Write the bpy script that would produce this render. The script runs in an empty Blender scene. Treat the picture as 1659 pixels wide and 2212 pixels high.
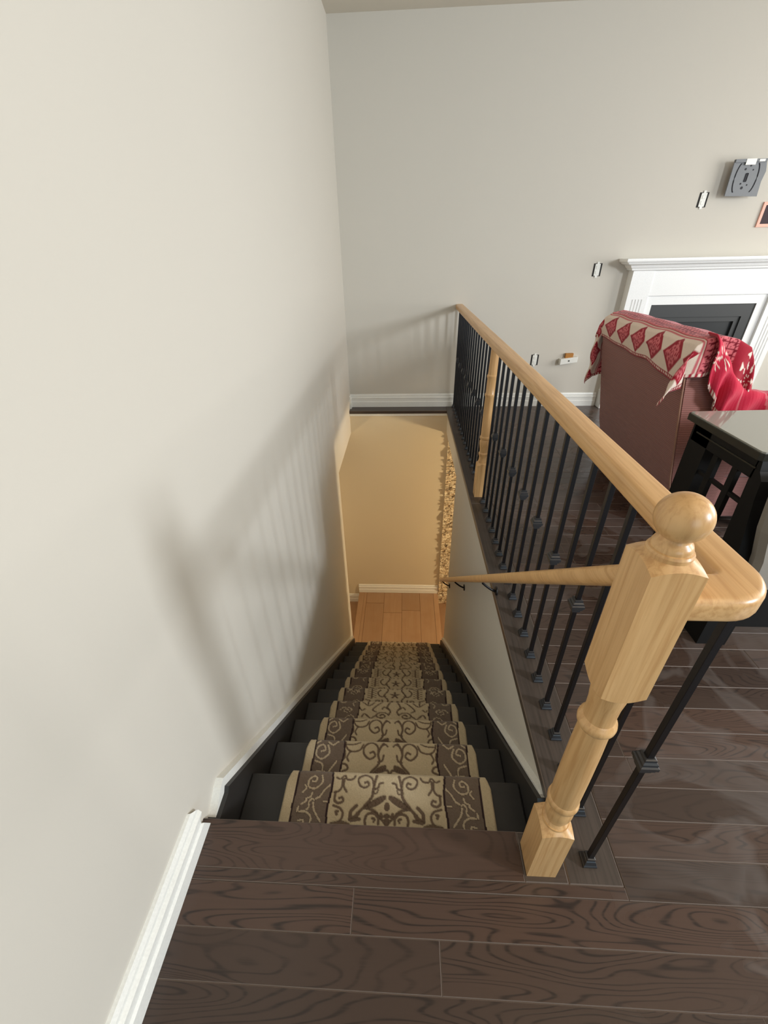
import bpy, bmesh, math, random
import numpy as np
from mathutils import Vector, Matrix
random.seed(7)
C = bpy.context.scene.collection
scene = bpy.context.scene

# ------------------------------------------------------------------ camera
cam_d = bpy.data.cameras.new('camera'); cam = bpy.data.objects.new('camera', cam_d); C.objects.link(cam)
cam_d.sensor_fit = 'VERTICAL'; cam_d.sensor_height = 24.0; cam_d.lens = 24.0*898/2212
cam_d.clip_start = 0.02; cam_d.clip_end = 100
_r = Vector((0.99878801, 0.04483806, -0.0202994)); _d = Vector((0.00647916, -0.52861714, -0.84883564)); _f = Vector((-0.04879076, 0.84767533, -0.52826697))
M = Matrix.Identity(4)
for i in range(3):
    M[i][0] = _r[i]; M[i][1] = -_d[i]; M[i][2] = -_f[i]
M[2][3] = 1.305
cam.matrix_world = M
scene.camera = cam

# ------------------------------------------------------------------ world, exposure, lights
scene.view_settings.view_transform = 'Standard'; scene.view_settings.look = 'None'
scene.view_settings.exposure = -0.24; scene.view_settings.gamma = 1.0
scene.view_settings.use_curve_mapping = False
w = bpy.data.worlds.new('world'); scene.world = w; w.use_nodes = True
w.node_tree.nodes['Background'].inputs[0].default_value = (0.75, 0.85, 1.0, 1); w.node_tree.nodes['Background'].inputs[1].default_value = 0.5

def area(name, loc, target, sx, sy, power, col, spread=math.pi):
    l = bpy.data.lights.new(name, 'AREA'); l.shape = 'RECTANGLE'; l.size = sx; l.size_y = sy; l.energy = power; l.color = col; l.spread = spread
    o = bpy.data.objects.new(name, l); C.objects.link(o); o.location = loc
    o.rotation_euler = (Vector(target)-Vector(loc)).to_track_quat('-Z', 'Y').to_euler(); return o
area('window_or_fill_light', (4.3, -0.95, 2.02), (-0.5, 2.2, 0.3), 0.60, 0.72, 84, (0.88, 0.94, 1.0), math.radians(115))          # daylight through the near window
area('window_or_fill_light', (5.3, 1.9, 1.5), (0.5, 2.9, 1.1), 2.2, 1.7, 140, (0.985, 0.973, 0.945))         # daylight through the far window
area('window_or_fill_light', (1.6, -3.3, 1.5), (1.6, 0.0, 0.9), 2.4, 1.9, 46, (0.56, 0.82, 1.0))         # added unseen fill behind the viewer, cools the lower left wall
area('ceiling_light', (1.4, -0.6, 2.62), (1.4, -0.6, 0), 1.6, 1.6, 25, (1.0, 0.76, 0.50))         # warm room lamp
def point(name, loc, power, col, r):
    l = bpy.data.lights.new(name, 'POINT'); l.energy = power; l.color = col; l.shadow_soft_size = r
    o = bpy.data.objects.new(name, l); C.objects.link(o); o.location = loc; return o
point('basement_light', (2.3, 3.1, -0.82), 185, (1.0, 0.78, 0.48), 0.10)
point('basement_light', (-1.7, 3.0, -1.1), 32, (1.0, 0.75, 0.45), 0.15)  # added unseen warm fill left of the landing, not a known lamp

# ------------------------------------------------------------------ material helpers
class NT:
    def __init__(s, name, rough=0.5, spec=0.5):
        s.m = bpy.data.materials.new(name); s.m.use_nodes = True; s.t = s.m.node_tree; s.n = s.t.nodes; s.l = s.t.links
        s.b = s.n['Principled BSDF']; s.b.inputs['Roughness'].default_value = rough; s.b.inputs['Specular IOR Level'].default_value = spec
    def node(s, typ, **kw):
        n = s.n.new(typ)
        for k, v in kw.items():
            if k in n.inputs.keys() if isinstance(k, str) else False: n.inputs[k].default_value = v
            else: setattr(n, k, v)
        return n
    def link(s, a, b): s.l.new(a, b)
    def ramp(s, src, stops):
        r = s.n.new('ShaderNodeValToRGB'); e = r.color_ramp.elements
        while len(e) > 1: e.remove(e[-1])
        e[0].position = stops[0][0]; e[0].color = (*stops[0][1], 1)
        for p, c in stops[1:]:
            x = e.new(p); x.color = (*c, 1)
        s.link(src, r.inputs[0]); return r.outputs[0]
    def coords(s, kind='Object', scale=(1, 1, 1), random_offset=False):
        tc = s.n.new('ShaderNodeTexCoord'); out = tc.outputs[kind]
        if random_offset:
            oi = s.n.new('ShaderNodeObjectInfo'); m = s.n.new('ShaderNodeMath'); m.operation = 'MULTIPLY'; m.inputs[1].default_value = 37.0
            s.link(oi.outputs['Random'], m.inputs[0]); a = s.n.new('ShaderNodeVectorMath'); a.operation = 'ADD'
            s.link(out, a.inputs[0]); s.link(m.outputs[0], a.inputs[1]); out = a.outputs[0]
        mp = s.n.new('ShaderNodeMapping'); mp.inputs['Scale'].default_value = scale; s.link(out, mp.inputs[0]); return mp.outputs[0]
    def noise(s, vec, scale, detail=4, rough=0.55, dist=0.0):
        n = s.n.new('ShaderNodeTexNoise'); n.inputs['Scale'].default_value = scale; n.inputs['Detail'].default_value = detail
        n.inputs['Roughness'].default_value = rough; n.inputs['Distortion'].default_value = dist
        s.link(vec, n.inputs['Vector']); return n.outputs['Fac']
    def math(s, op, a, b=None):
        m = s.n.new('ShaderNodeMath'); m.operation = op
        for i, v in enumerate((a, b)):
            if v is None: continue
            if isinstance(v, (int, float)): m.inputs[i].default_value = v
            else: s.link(v, m.inputs[i])
        return m.outputs[0]
    def mix(s, f, a, b, mode='MIX'):
        m = s.n.new('ShaderNodeMix'); m.data_type = 'RGBA'; m.blend_type = mode
        for i, v in ((0, f), (6, a), (7, b)):
            if isinstance(v, (int, float)): m.inputs[i].default_value = v
            elif isinstance(v, tuple): m.inputs[i].default_value = (*v, 1)
            else: s.link(v, m.inputs[i])
        return m.outputs[2]
    def color(s, c):
        if isinstance(c, tuple): s.b.inputs['Base Color'].default_value = (*c, 1)
        else: s.link(c, s.b.inputs['Base Color'])
        return s
    def bump(s, h, strength, dist=0.002):
        b = s.n.new('ShaderNodeBump'); b.inputs['Strength'].default_value = strength; b.inputs['Distance'].default_value = dist
        s.link(h, b.inputs['Height']); s.link(b.outputs[0], s.b.inputs['Normal']); return s

def srgb(r, g, b):
    f = lambda c: (c/255/12.92) if c/255 <= 0.04045 else ((c/255+0.055)/1.055)**2.4
    return (f(r), f(g), f(b))

def plain(name, col, rough=0.5, spec=0.5, metal=0.0, nstr=0.0, nsc=200):
    t = NT(name, rough, spec); v = t.coords()
    n = t.noise(v, nsc, 3)
    c2 = tuple(x*0.93 for x in col)
    t.color(t.ramp(n, [(0.35, c2), (0.65, col)])); t.b.inputs['Metallic'].default_value = metal
    if nstr: t.bump(n, nstr, 0.001)
    return t.m

def oak(name, axis, light, dark, rough=0.32, cathedral=0.0):
    t = NT(name, rough); sc = [120, 120, 120]; sc[axis] = 4.0
    v = t.coords('Object', tuple(sc), True)
    a = t.noise(v, 1.0, 5, 0.6, 0.4)
    sc2 = [9, 9, 9]; sc2[axis] = 0.9
    v2 = t.coords('Object', tuple(sc2), True)
    n2 = t.noise(v2, 1.0, 2, 0.5)
    rings = t.math('PINGPONG', t.math('MULTIPLY', n2, 14.0), 1.0)
    base = t.ramp(a, [(0.36, dark), (0.56, light), (1.0, tuple(min(1, x*1.08) for x in light))])
    t.color(t.mix(t.math('MULTIPLY', t.math('POWER', rings, 3.0), 0.28), base, tuple(x*0.80 for x in dark)))
    t.bump(a, 0.15, 0.0006); return t.m

OL, OD = srgb(212, 170, 117), srgb(194, 149, 97)
M_oak = [oak('oak_x', 0, OL, OD), oak('oak_y', 1, OL, OD), oak('oak_z', 2, OL, OD)]

def wall_paint(name, col):
    t = NT(name, 0.85, 0.25); v = t.coords()
    n = t.noise(v, 260, 2); big = t.noise(v, 1.2, 2)
    t.color(t.mix(big, col, tuple(x*0.965 for x in col))); t.bump(n, 0.12, 0.0008); return t.m
M_wall = wall_paint('greige_wall_paint', srgb(207, 202, 191))
M_basewall = wall_paint('beige_basement_paint', srgb(214, 201, 174))
M_ceil = wall_paint('ceiling_paint', srgb(222, 216, 203))
M_white = plain('white_trim_paint', srgb(238, 238, 232), 0.35)

def dark_floor():
    t = NT('dark_stained_oak_floor', 0.3, 0.45)
    v = t.coords('Object', (1.5, 10.5, 1), True)
    n = t.noise(v, 1.0, 1.5, 0.45, 0.35)
    rings = t.math('SINE', t.math('MULTIPLY', n, 190.0))
    v2 = t.coords('Object', (7, 220, 1), True); f = t.noise(v2, 1.0, 4)
    oi = t.n.new('ShaderNodeObjectInfo')
    base = t.ramp(oi.outputs['Random'], [(0.0, srgb(63, 50, 42)), (0.5, srgb(72, 56, 47)), (1.0, srgb(84, 63, 52))])
    vm = t.coords('Object', (1.1, 5, 1), True); mask = t.ramp(t.noise(vm, 1.0, 2), [(0.40, (0.35,)*3), (0.60, (0.95,)*3)])
    r2 = t.ramp(rings, [(0.0, (0.0,)*3), (0.6, (0.15,)*3), (1.0, (1.0,)*3)])
    pores = t.ramp(f, [(0.30, (0.35,)*3), (0.55, (1.0,)*3)]); fac = t.math('MULTIPLY', t.math('MULTIPLY', r2, mask), pores)
    c = t.mix(fac, base, srgb(34, 27, 24))
    c = t.mix(t.math('MULTIPLY', f, 0.35), c, srgb(60, 46, 40))
    # dried mop marks: a dusty grey film with its own outline
    vw = t.coords('Object', (1, 1, 1)); tc = t.n.new('ShaderNodeNewGeometry')
    dn = t.noise(tc.outputs['Position'], 3.3, 3, 0.5, 1.2)
    dust = t.ramp(dn, [(0.47, (0,)*3), (0.52, (0.9,)*3), (0.60, (0.45,)*3), (1.0, (0.75,)*3)])
    sx = t.n.new('ShaderNodeSeparateXYZ'); t.link(tc.outputs['Position'], sx.inputs[0])
    reg = t.n.new('ShaderNodeMapRange'); reg.inputs['From Min'].default_value = 0.42; reg.inputs['From Max'].default_value = 0.75
    t.link(sx.outputs[0], reg.inputs['Value'])
    df = t.math('MULTIPLY', dust, reg.outputs[0])
    t.color(t.mix(t.math('MULTIPLY', df, 0.12), c, srgb(150, 145, 142)))
    t.link(t.math('ADD', t.math('MULTIPLY', df, 0.13), 0.27), t.b.inputs['Roughness'])
    t.bump(t.math('ADD', t.math('MULTIPLY', r2, -0.5), f), 0.1, 0.0006); return t.m
M_floor = dark_floor()
M_border = oak('dark_border_wood_y', 1, srgb(74, 64, 57), srgb(60, 52, 46), 0.35)
M_border_x = oak('dark_border_wood_x', 0, srgb(72, 60, 52), srgb(56, 46, 40), 0.35)
M_seam = plain('board_edge_highlight', srgb(104, 90, 80), 0.6)  # lighter brown paints the highlight along the plank chamfers
M_lamseam = plain('laminate_seam', srgb(120, 84, 56), 0.7)
M_gap = plain('seam_dark', srgb(58, 46, 40), 0.7)
M_stair = plain('black_brown_stair_paint', srgb(44, 42, 40), 0.45, nstr=0.05)
M_iron = plain('black_iron', srgb(14, 11, 13), 0.42, 0.4, nstr=0.1, nsc=400)
M_shoe = plain('satin_black_metal_shoe', srgb(44, 44, 46), 0.38, 0.5)

def laminate():
    t = NT('light_wood_laminate', 0.4)
    v = t.coords('Object', (26, 1.6, 1), True); a = t.noise(v, 1.0, 4, 0.6, 0.5)
    oi = t.n.new('ShaderNodeObjectInfo')
    base = t.ramp(oi.outputs['Random'], [(0.0, srgb(146, 116, 88)), (1.0, srgb(170, 136, 104))])
    blot = t.noise(t.coords('Object', (5, 5, 1), True), 1.0, 2)
    c = t.mix(t.math('MULTIPLY', t.ramp(a, [(0.35, (1,)*3), (0.6, (0,)*3)]), 0.45), base, srgb(150, 112, 78))
    t.color(t.mix(t.math('MULTIPLY', t.ramp(blot, [(0.5, (0,)*3), (0.8, (1,)*3)]), 0.4), c, srgb(140, 104, 72))); return t.m
M_lam = laminate()

# ------------------------------------------------------------------ mesh helpers
def obj(name, bm, mat, parent=None, smooth=False, loc=None):
    me = bpy.data.meshes.new(name)
    if isinstance(bm, bmesh.types.BMesh):
        bm.normal_update(); bm.to_mesh(me); bm.free()
    else: me = bm
    o = bpy.data.objects.new(name, me); C.objects.link(o)
    if mat is not None: me.materials.append(mat)
    if parent is not None: o.parent = parent
    if loc is not None: o.location = loc
    if smooth:
        for p in me.polygons: p.use_smooth = True
    return o
def tag(o, label=None, cat=None, group=None, kind=None):
    if label: o['label'] = label
    if cat: o['category'] = cat
    if group: o['group'] = group
    if kind: o['kind'] = kind
    return o
def thing(name, label, cat, loc=(0, 0, 0), rz=0, group=None):
    o = bpy.data.objects.new(name, None); C.objects.link(o); o.location = loc; o.rotation_euler = (0, 0, rz)
    o.empty_display_size = 0.1
    return tag(o, label, cat, group)
def box(bm, x0, x1, y0, y1, z0, z1, mi=0):
    vs = [bm.verts.new(p) for p in ((x0,y0,z0),(x1,y0,z0),(x1,y1,z0),(x0,y1,z0),(x0,y0,z1),(x1,y0,z1),(x1,y1,z1),(x0,y1,z1))]
    for f in ((0,3,2,1),(4,5,6,7),(0,1,5,4),(1,2,6,5),(2,3,7,6),(3,0,4,7)):
        bm.faces.new([vs[i] for i in f]).material_index = mi
    return vs
def bbox(x0, x1, y0, y1, z0, z1, bev=0.0, seg=2):
    bm = bmesh.new(); box(bm, x0, x1, y0, y1, z0, z1)
    if bev: bmesh.ops.bevel(bm, geom=bm.edges[:], offset=bev, segments=seg, affect='EDGES', profile=0.5)
    return bm
def prism(pts, a, b, axis='y'):
    """extrude closed 2D outline; axis y: pts are (x,z); axis x: pts are (y,z); axis z: pts are (x,y)"""
    bm = bmesh.new()
    def P(p, t): return {'y': (p[0], t, p[1]), 'x': (t, p[0], p[1]), 'z': (p[0], p[1], t)}[axis]
    A = [bm.verts.new(P(p, a)) for p in pts]; B = [bm.verts.new(P(p, b)) for p in pts]; n = len(pts)
    bm.faces.new(A); bm.faces.new(B[::-1])
    for i in range(n): bm.faces.new((A[i], B[i], B[(i+1) % n], A[(i+1) % n]))
    bmesh.ops.recalc_face_normals(bm, faces=bm.faces[:]); return bm
def lathe(prof, cx=0, cy=0, n=32, bm=None):
    bm = bm or bmesh.new(); rings = []
    for r, z in prof:
        rings.append([bm.verts.new((cx+r*math.cos(2*math.pi*i/n), cy+r*math.sin(2*math.pi*i/n), z)) for i in range(n)])
    for a, b in zip(rings, rings[1:]):
        for i in range(n): bm.faces.new((a[i], a[(i+1) % n], b[(i+1) % n], b[i]))
    bm.faces.new(rings[0][::-1]); bm.faces.new(rings[-1]); return bm
def sweep(sections):
    """list of rings (equal count of 3D points) -> closed tube"""
    bm = bmesh.new(); R = [[bm.verts.new(p) for p in s] for s in sections]; n = len(R[0])
    for a, b in zip(R, R[1:]):
        for i in range(n): bm.faces.new((a[i], a[(i+1) % n], b[(i+1) % n], b[i]))
    bm.faces.new(R[0][::-1]); bm.faces.new(R[-1]); bmesh.ops.recalc_face_normals(bm, faces=bm.faces[:]); return bm
def tube(path, r, n=8):
    secs = []
    for i, p in enumerate(path):
        p = Vector(p); d = (Vector(path[min(i+1, len(path)-1)])-Vector(path[max(i-1, 0)])).normalized()
        u = d.cross(Vector((0, 0, 1)));
        if u.length < 1e-3: u = Vector((1, 0, 0))
        u.normalize(); v = u.cross(d)
        rr = r[i] if isinstance(r, (list, tuple)) else r
        secs.append([p+u*rr*math.cos(2*math.pi*k/n)+v*rr*math.sin(2*math.pi*k/n) for k in range(n)])
    return sweep(secs)
def smooth_by_angle(o, ang=40):
    for p in o.data.polygons: p.use_smooth = True
    o.data.set_sharp_from_angle(angle=math.radians(ang))

XL, XR = -0.545, 0.417          # stairwell side walls
RI, GO, Y0, N = 0.1833, 0.2088, 0.501, 12
ZL = -2.383; ZB = -2.545; HD = -0.235
CEIL = 2.672
YB = 4.098; YU = 3.98

# ------------------------------------------------------------------ the setting
def struct(name, bm, m, parent=None):
    o = obj(name, bm, m, parent)
    if parent is None: o['kind'] = 'structure'
    return o
# left wall: whole height; below the floor it ends at an opening with a header
o = struct('wall_left', prism([(-3.4, ZB), (3.08, ZB), (3.08, HD), (YB, HD), (YB, CEIL), (-3.4, CEIL)], XL-0.12, XL, 'x'), M_wall)
struct('wall_back', bbox(XL-0.12, 5.62, YB, YB+0.12, HD, CEIL), M_wall)
# right and rear walls with window openings, out of view
bm = bmesh.new()
for a in ((5.5, 5.62, -3.4, -2.0, HD, CEIL), (5.5, 5.62, -0.3, 0.7, HD, CEIL), (5.5, 5.62, 3.1, YB, HD, CEIL), (5.5, 5.62, -2.0, -0.3, HD, 1.3), (5.5, 5.62, 0.7, 3.1, HD, 0.5), (5.5, 5.62, -2.0, -0.3, 2.6, CEIL), (5.5, 5.62, 0.7, 3.1, 2.4, CEIL)): box(bm, *a)
struct('wall_right', bm, M_wall)
bm = bmesh.new()
for a in ((XL-0.12, 0.3, -3.52, -3.4, HD, CEIL), (2.9, 5.62, -3.52, -3.4, HD, CEIL), (0.3, 2.9, -3.52, -3.4, 2.5, CEIL), (0.3, 2.9, -3.52, -3.4, HD, 0.05)): box(bm, *a)
struct('wall_front', bm, M_wall)
struct('ceiling', bbox(XL-0.12, 5.62, -3.52, YB+0.12, CEIL, CEIL+0.1), M_ceil)
# stairwell right wall and header
struct('wall_stair_right', prism([(0.45, ZB), (3.016, ZB), (3.016, HD), (YU, HD), (YU, -0.03), (0.45, -0.03)], XR, XR+0.11, 'x'), M_wall)
struct('wall_basement_back', bbox(-2.4, 3.4, YU, YU+0.115, ZB, -0.03), M_basewall)
bm = bmesh.new(); box(bm, -2.52, -2.4, 0.3, YU, ZB, HD); box(bm, 3.4, 3.52, 0.3, YU, ZB, HD); box(bm, -2.52, XL-0.12, 0.2, 0.3, ZB, HD); box(bm, XR+0.11, 3.52, 0.2, 0.3, ZB, HD)
struct('wall_basement_side', bm, M_basewall)
struct('trim_1', bbox(XL, XR, YU-0.012, YU, -0.055, -0.03, 0.002), M_white)

# upper floor: slab with hardwood planks and dark border boards as parts
bm = bmesh.new()
for a in ((XL, 5.5, -3.4, Y0-0.03, HD, -0.02), (XR+0.11, 5.5, Y0-0.03, YB, HD, -0.02), (-2.4, XL-0.12, 0.3, YU, HD, -0.02)): box(bm, *a)
floor = struct('floor', bm, M_gap)
def plank_mesh(L, W, T=0.019, ch=0.0016):
    bm = bmesh.new(); x, y = L/2, W/2
    lo = [bm.verts.new(p) for p in ((-x,-y,-T),(x,-y,-T),(x,y,-T),(-x,y,-T))]
    mi = [bm.verts.new(p) for p in ((-x,-y,-ch),(x,-y,-ch),(x,y,-ch),(-x,y,-ch))]
    to = [bm.verts.new(p) for p in ((-x+ch,-y+ch,0),(x-ch,-y+ch,0),(x-ch,y-ch,0),(-x+ch,y-ch,0))]
    for i in range(4):
        j = (i+1) % 4; bm.faces.new((lo[i], lo[j], mi[j], mi[i])); bm.faces.new((mi[i], mi[j], to[j], to[i])).material_index = 1
    bm.faces.new(to); return bm
def plank(x0, x1, y0, y1, mat, parent, z=0.0, name='plank', T=0.019, ch=0.0016):
    o = obj(name, plank_mesh(x1-x0, y1-y0, T, ch), mat, parent, loc=((x0+x1)/2, (y0+y1)/2, z))
    o.data.materials.append(M_lamseam if mat is M_lam else M_seam); return o
plank(XL, 0.3, 0.396, Y0, M_floor, floor)['label'] = 'wide nosing plank at the head of the stairs'
plank(XL, 0.535, 0.371, 0.3955, M_floor, floor)
rng = random.Random(3)
W = 0.0835; k = 0; y1 = 0.3705
fixed = {0: [-0.115, 1.4], 1: [0.085, 1.0], 2: [0.72], 3: [0.45]}
rest = bmesh.new()
def row(x0, x1, ya, yb, cuts):
    xs = [x0]+[c for c in cuts if x0+0.08 < c < x1-0.08]+[x1]
    for a, b in zip(xs, xs[1:]):
        if (a > 3.4) or (yb < -0.35): box(rest, a, b, ya, yb-0.0004, -0.02, 0.0)
        else: plank(a, b, ya, yb, M_floor, floor)
r = 0
while y1 > -3.4:
    cuts = list(fixed.get(r, [])); x = cuts[-1] if cuts else XL+rng.uniform(0.1, 0.9)
    if not cuts: cuts.append(x)
    while x < 5.5: x += rng.uniform(0.7, 1.6); cuts.append(x)
    row(XL, 5.5, y1-W, y1, cuts); y1 -= W; r += 1
y = 0.371
while y < YB-0.01:
    yb = min(y+W, YB); x = 0.535+rng.uniform(0.05, 0.9); cuts = [x]
    while x < 5.5: x += rng.uniform(0.7, 1.5); cuts.append(x)
    if y < 0.38: cuts = [0.9]+[c+0.9 for c in cuts]
    row(0.5355, 5.5, y, yb, cuts); y += W
ob = obj('plank_field', rest, M_floor, floor); ob['kind'] = 'stuff'
# border boards around the stairwell
plank(XR-0.012, 0.535, 0.3955, 2.2, M_border, floor, name='border_board', T=0.028, ch=0.003)
plank(XR-0.012, 0.535, 2.2, YB, M_border, floor, name='border_board', T=0.028, ch=0.003)
plank(0.3, XR-0.012, 0.3955, Y0, M_border_x, floor, name='border_board', T=0.028, ch=0.003)
plank(XL, XR-0.012, 3.957, YB, M_border_x, floor, name='border_board', T=0.028, ch=0.003)

# basement floor with laminate planks, landing platform
fb = struct('floor_basement', bbox(-2.4, 3.4, 0.3, YU, ZB-0.1, ZB-0.012), M_gap)
for i, (xa, xb) in enumerate([(-1.20, -0.98), (-0.98, -0.76), (-0.76, -0.545), (0.32, 0.54), (0.54, 0.76), (0.76, 0.98), (0.98, 1.2), (1.2, 1.42)]):
    cut = 3.05+0.12*(i % 3)
    for ya, yb in ((1.6, cut), (cut, YU)):
        plank(xa, xb, ya, yb, M_lam, fb, ZB, T=0.012)
bm = bmesh.new(); box(bm, -2.4, -1.2, 0.3, YU, ZB-0.012, ZB); box(bm, 1.42, 3.4, 0.3, YU, ZB-0.012, ZB)
ob = obj('plank_field', bm, M_lam, fb); ob['kind'] = 'stuff'
LY0 = 2.985
land = thing('landing_platform', 'light wood plank landing platform at the foot of the carpeted stairs', 'landing', (-0.06, 3.48, ZB))
def lp(o): o.location = Vector(o.location)-Vector((-0.06, 3.48, ZB)); return o
def child(bm, name, mat, parent, org, smooth=False):
    bmesh.ops.translate(bm, verts=bm.verts[:], vec=-Vector(org)); return obj(name, bm, mat, parent, smooth)
LO = (-0.06, 3.48, ZB)
child(bbox(-0.555, 0.415, LY0, YU, ZB, ZL-0.014), 'platform_frame', M_lam, land, LO)
seams = [(-0.505, -0.468), (-0.468, -0.245), (-0.245, -0.022), (-0.022, 0.20), (0.20, 0.372)]
cutsy = [None, 3.78, 3.62, 3.66, None]
for (a, b), c in zip(seams, cutsy):
    for ya, yb in ([(LY0, YU)] if c is None else [(LY0, c), (c, YU)]):
        lp(plank(a, b, ya, yb, M_lam, land, ZL, T=0.013, ch=0.0022))
child(bbox(-0.57, -0.505, LY0, YU, ZL-0.02, ZL+0.003, 0.003), 'nosing_strip', M_lam, land, LO)
child(bbox(0.372, 0.43, LY0, YU, ZL-0.02, ZL+0.003, 0.003), 'nosing_strip', M_lam, land, LO)

# baseboards (stepped profile)
BP = [(0, 0), (0.016, 0), (0.016, 0.050), (0.0125, 0.056), (0.0125, 0.078), (0.0145, 0.084), (0.0145, 0.092), (0.009, 0.100), (0.009, 0.112), (0.005, 0.124), (0, 0.126)]
def base_x(name, x0, x1, y, z, sgn=-1, parent=None):      # board along x on a wall facing -y
    pts = [(y+sgn*a, z+b) for a, b in BP]
    bm = prism(pts, x0, x1, 'x'); o = obj(name, bm, M_white, parent)
    if parent is None: o['kind'] = 'structure'
    return o
def base_y(name, y0, y1, x, z, sgn=1):
    o = obj(name, prism([(x+sgn*a, z+b) for a, b in BP], y0, y1, 'y'), M_white); o['kind'] = 'structure'; return o
BPN = [(a*1.55, b*0.86) for a, b in BP]
o = obj('baseboard_left', prism([(XL+a, b) for a, b in BPN], -3.4, 0.47, 'y'), M_white); o['kind'] = 'structure'
for v in o.data.vertices:
    if v.co.y > 0: v.co.y += 0.02-0.02*(v.co.z/0.108)+0.012*math.sin(v.co.z*90)
base_y('baseboard_left_far', 4.02, YB, XL, 0.0)
base_x('baseboard_back', XL, 1.84, YB, 0.0)
base_x('baseboard_back_right', 3.2, 5.5, YB, 0.0)
base_x('baseboard_landing', -0.57, 0.43, YU, ZL+0.002)
base_x('baseboard_basement', -2.4, -0.57, YU, ZB)

# ------------------------------------------------------------------ staircase
st = thing('staircase', 'steep straight flight of black-brown stairs under the carpet runner', 'stairs', (-0.06, Y0, 0))
SO = (-0.06, Y0, 0)
sk = 0.035
for k in range(1, N+1):
    z = -k*RI; ya = Y0+(k-1)*GO-0.025; yb = Y0+k*GO
    bm = bbox(XL+sk, XR-sk, ya, yb, z-0.025, z, 0.006, 2); child(bm, 'tread', M_stair, st, SO)
for k in range(1, N+2):
    ya = Y0+(k-1)*GO-0.025; z1 = -(k-1)*RI-0.025; z0 = -k*RI
    child(bbox(XL+sk, XR-sk, ya-0.015, ya, z0, z1), 'riser', M_stair, st, SO)
def skirt_outline(off, ystart, yend, ztop):
    sl = RI/GO
    f = lambda y: -(y-Y0)*sl+off
    return f
f = skirt_outline(0.062, 0, 0, 0)
for (xa, xb, s) in ((XL, XL+sk, 1), (XR-sk, XR, -1)):
    ys = 0.578
    bm = prism([(Y0-0.02, -0.03), (ys, -0.03) if s > 0 else (ys, -0.03), (ys+0.012, f(ys+0.012)), (2.985, f(2.985)), (2.985, ZL-0.15), (2.7, ZL-0.15), (Y0-0.02, -0.62)], xa, xb, 'x')
    child(bm, 'skirt_board', M_stair, st, SO)
    # white cap moulding on the wall above the board
    wx0, wx1 = (XL+0.0, XL+0.022) if s > 0 else (XR-0.022, XR)
    g = lambda y, h: f(y)+h
    if s > 0:
        pts = [(0.513, -0.012), (0.53, -0.012), (ys+0.012, g(ys+0.012, 0.0)), (2.985, g(2.985, 0)), (2.985, g(2.985, 0.04)), (ys+0.014, g(ys+0.014, 0.034))]
        pts = [(0.507, -0.035), (0.555, -0.10), (0.560, -0.06), (ys+0.016, g(ys+0.016, 0.0)), (2.985, g(2.985, 0)), (2.985, g(2.985, 0.036)), (0.598, g(0.598, 0.036)), (0.575, g(0.598, 0.036)-0.006)]
    else:
        pts = [(0.575, -0.032), (ys+0.016, g(ys+0.016, 0.0)), (2.985, g(2.985, 0)), (2.985, g(2.985, 0.036)), (0.62, -0.032)]
    o = obj('trim_2' if s > 0 else 'trim_3', prism(pts, wx0, wx1, 'x'), M_white); o['kind'] = 'structure'

# ------------------------------------------------------------------ colour-painted cloth helpers
def seg_dist(px, py, P):
    """distance from grid points to polyline P (n,2)"""
    d = np.full(px.shape, 1e9)
    for a, b in zip(P[:-1], P[1:]):
        vx, vy = b[0]-a[0], b[1]-a[1]; L = vx*vx+vy*vy+1e-12
        t = np.clip(((px-a[0])*vx+(py-a[1])*vy)/L, 0, 1)
        d = np.minimum(d, (px-a[0]-t*vx)**2+(py-a[1]-t*vy)**2)
    return np.sqrt(d)
def spiral(cx, cy, r0, turns, a0, sgn=1, n=26, r1=0.15):
    t = np.linspace(0, 1, n); r = r0*(1-t*(1-r1)); a = a0+sgn*t*turns*2*math.pi
    return np.stack([cx+r*np.cos(a), cy+r*np.sin(a)], 1)
def bez(p0, p1, p2, p3, n=14):
    t = np.linspace(0, 1, n)[:, None]; p0, p1, p2, p3 = map(np.array, (p0, p1, p2, p3))
    return (1-t)**3*p0+3*(1-t)**2*t*p1+3*(1-t)*t*t*p2+t**3*p3
def vcol_mat(name, rough=0.95, nsc=900, nstr=0.6, dist=0.002, sheen=0.3):
    t = NT(name, rough, 0.15); a = t.n.new('ShaderNodeAttribute'); a.attribute_name = 'Col'
    v = t.coords(); n = t.noise(v, nsc, 2)
    c = t.mix(t.math('MULTIPLY', n, 0.5), a.outputs['Color'], (0.0, 0.0, 0.0), 'MULTIPLY')
    mm = t.math('ADD', t.math('MULTIPLY', n, 0.5), 0.75); h = t.n.new('ShaderNodeVectorMath'); h.operation = 'SCALE'
    t.link(a.outputs['Color'], h.inputs[0]); t.link(mm, h.inputs['Scale']); t.color(h.outputs[0])
    t.bump(n, nstr, dist); t.b.inputs['Sheen Weight'].default_value = sheen; return t.m
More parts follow.
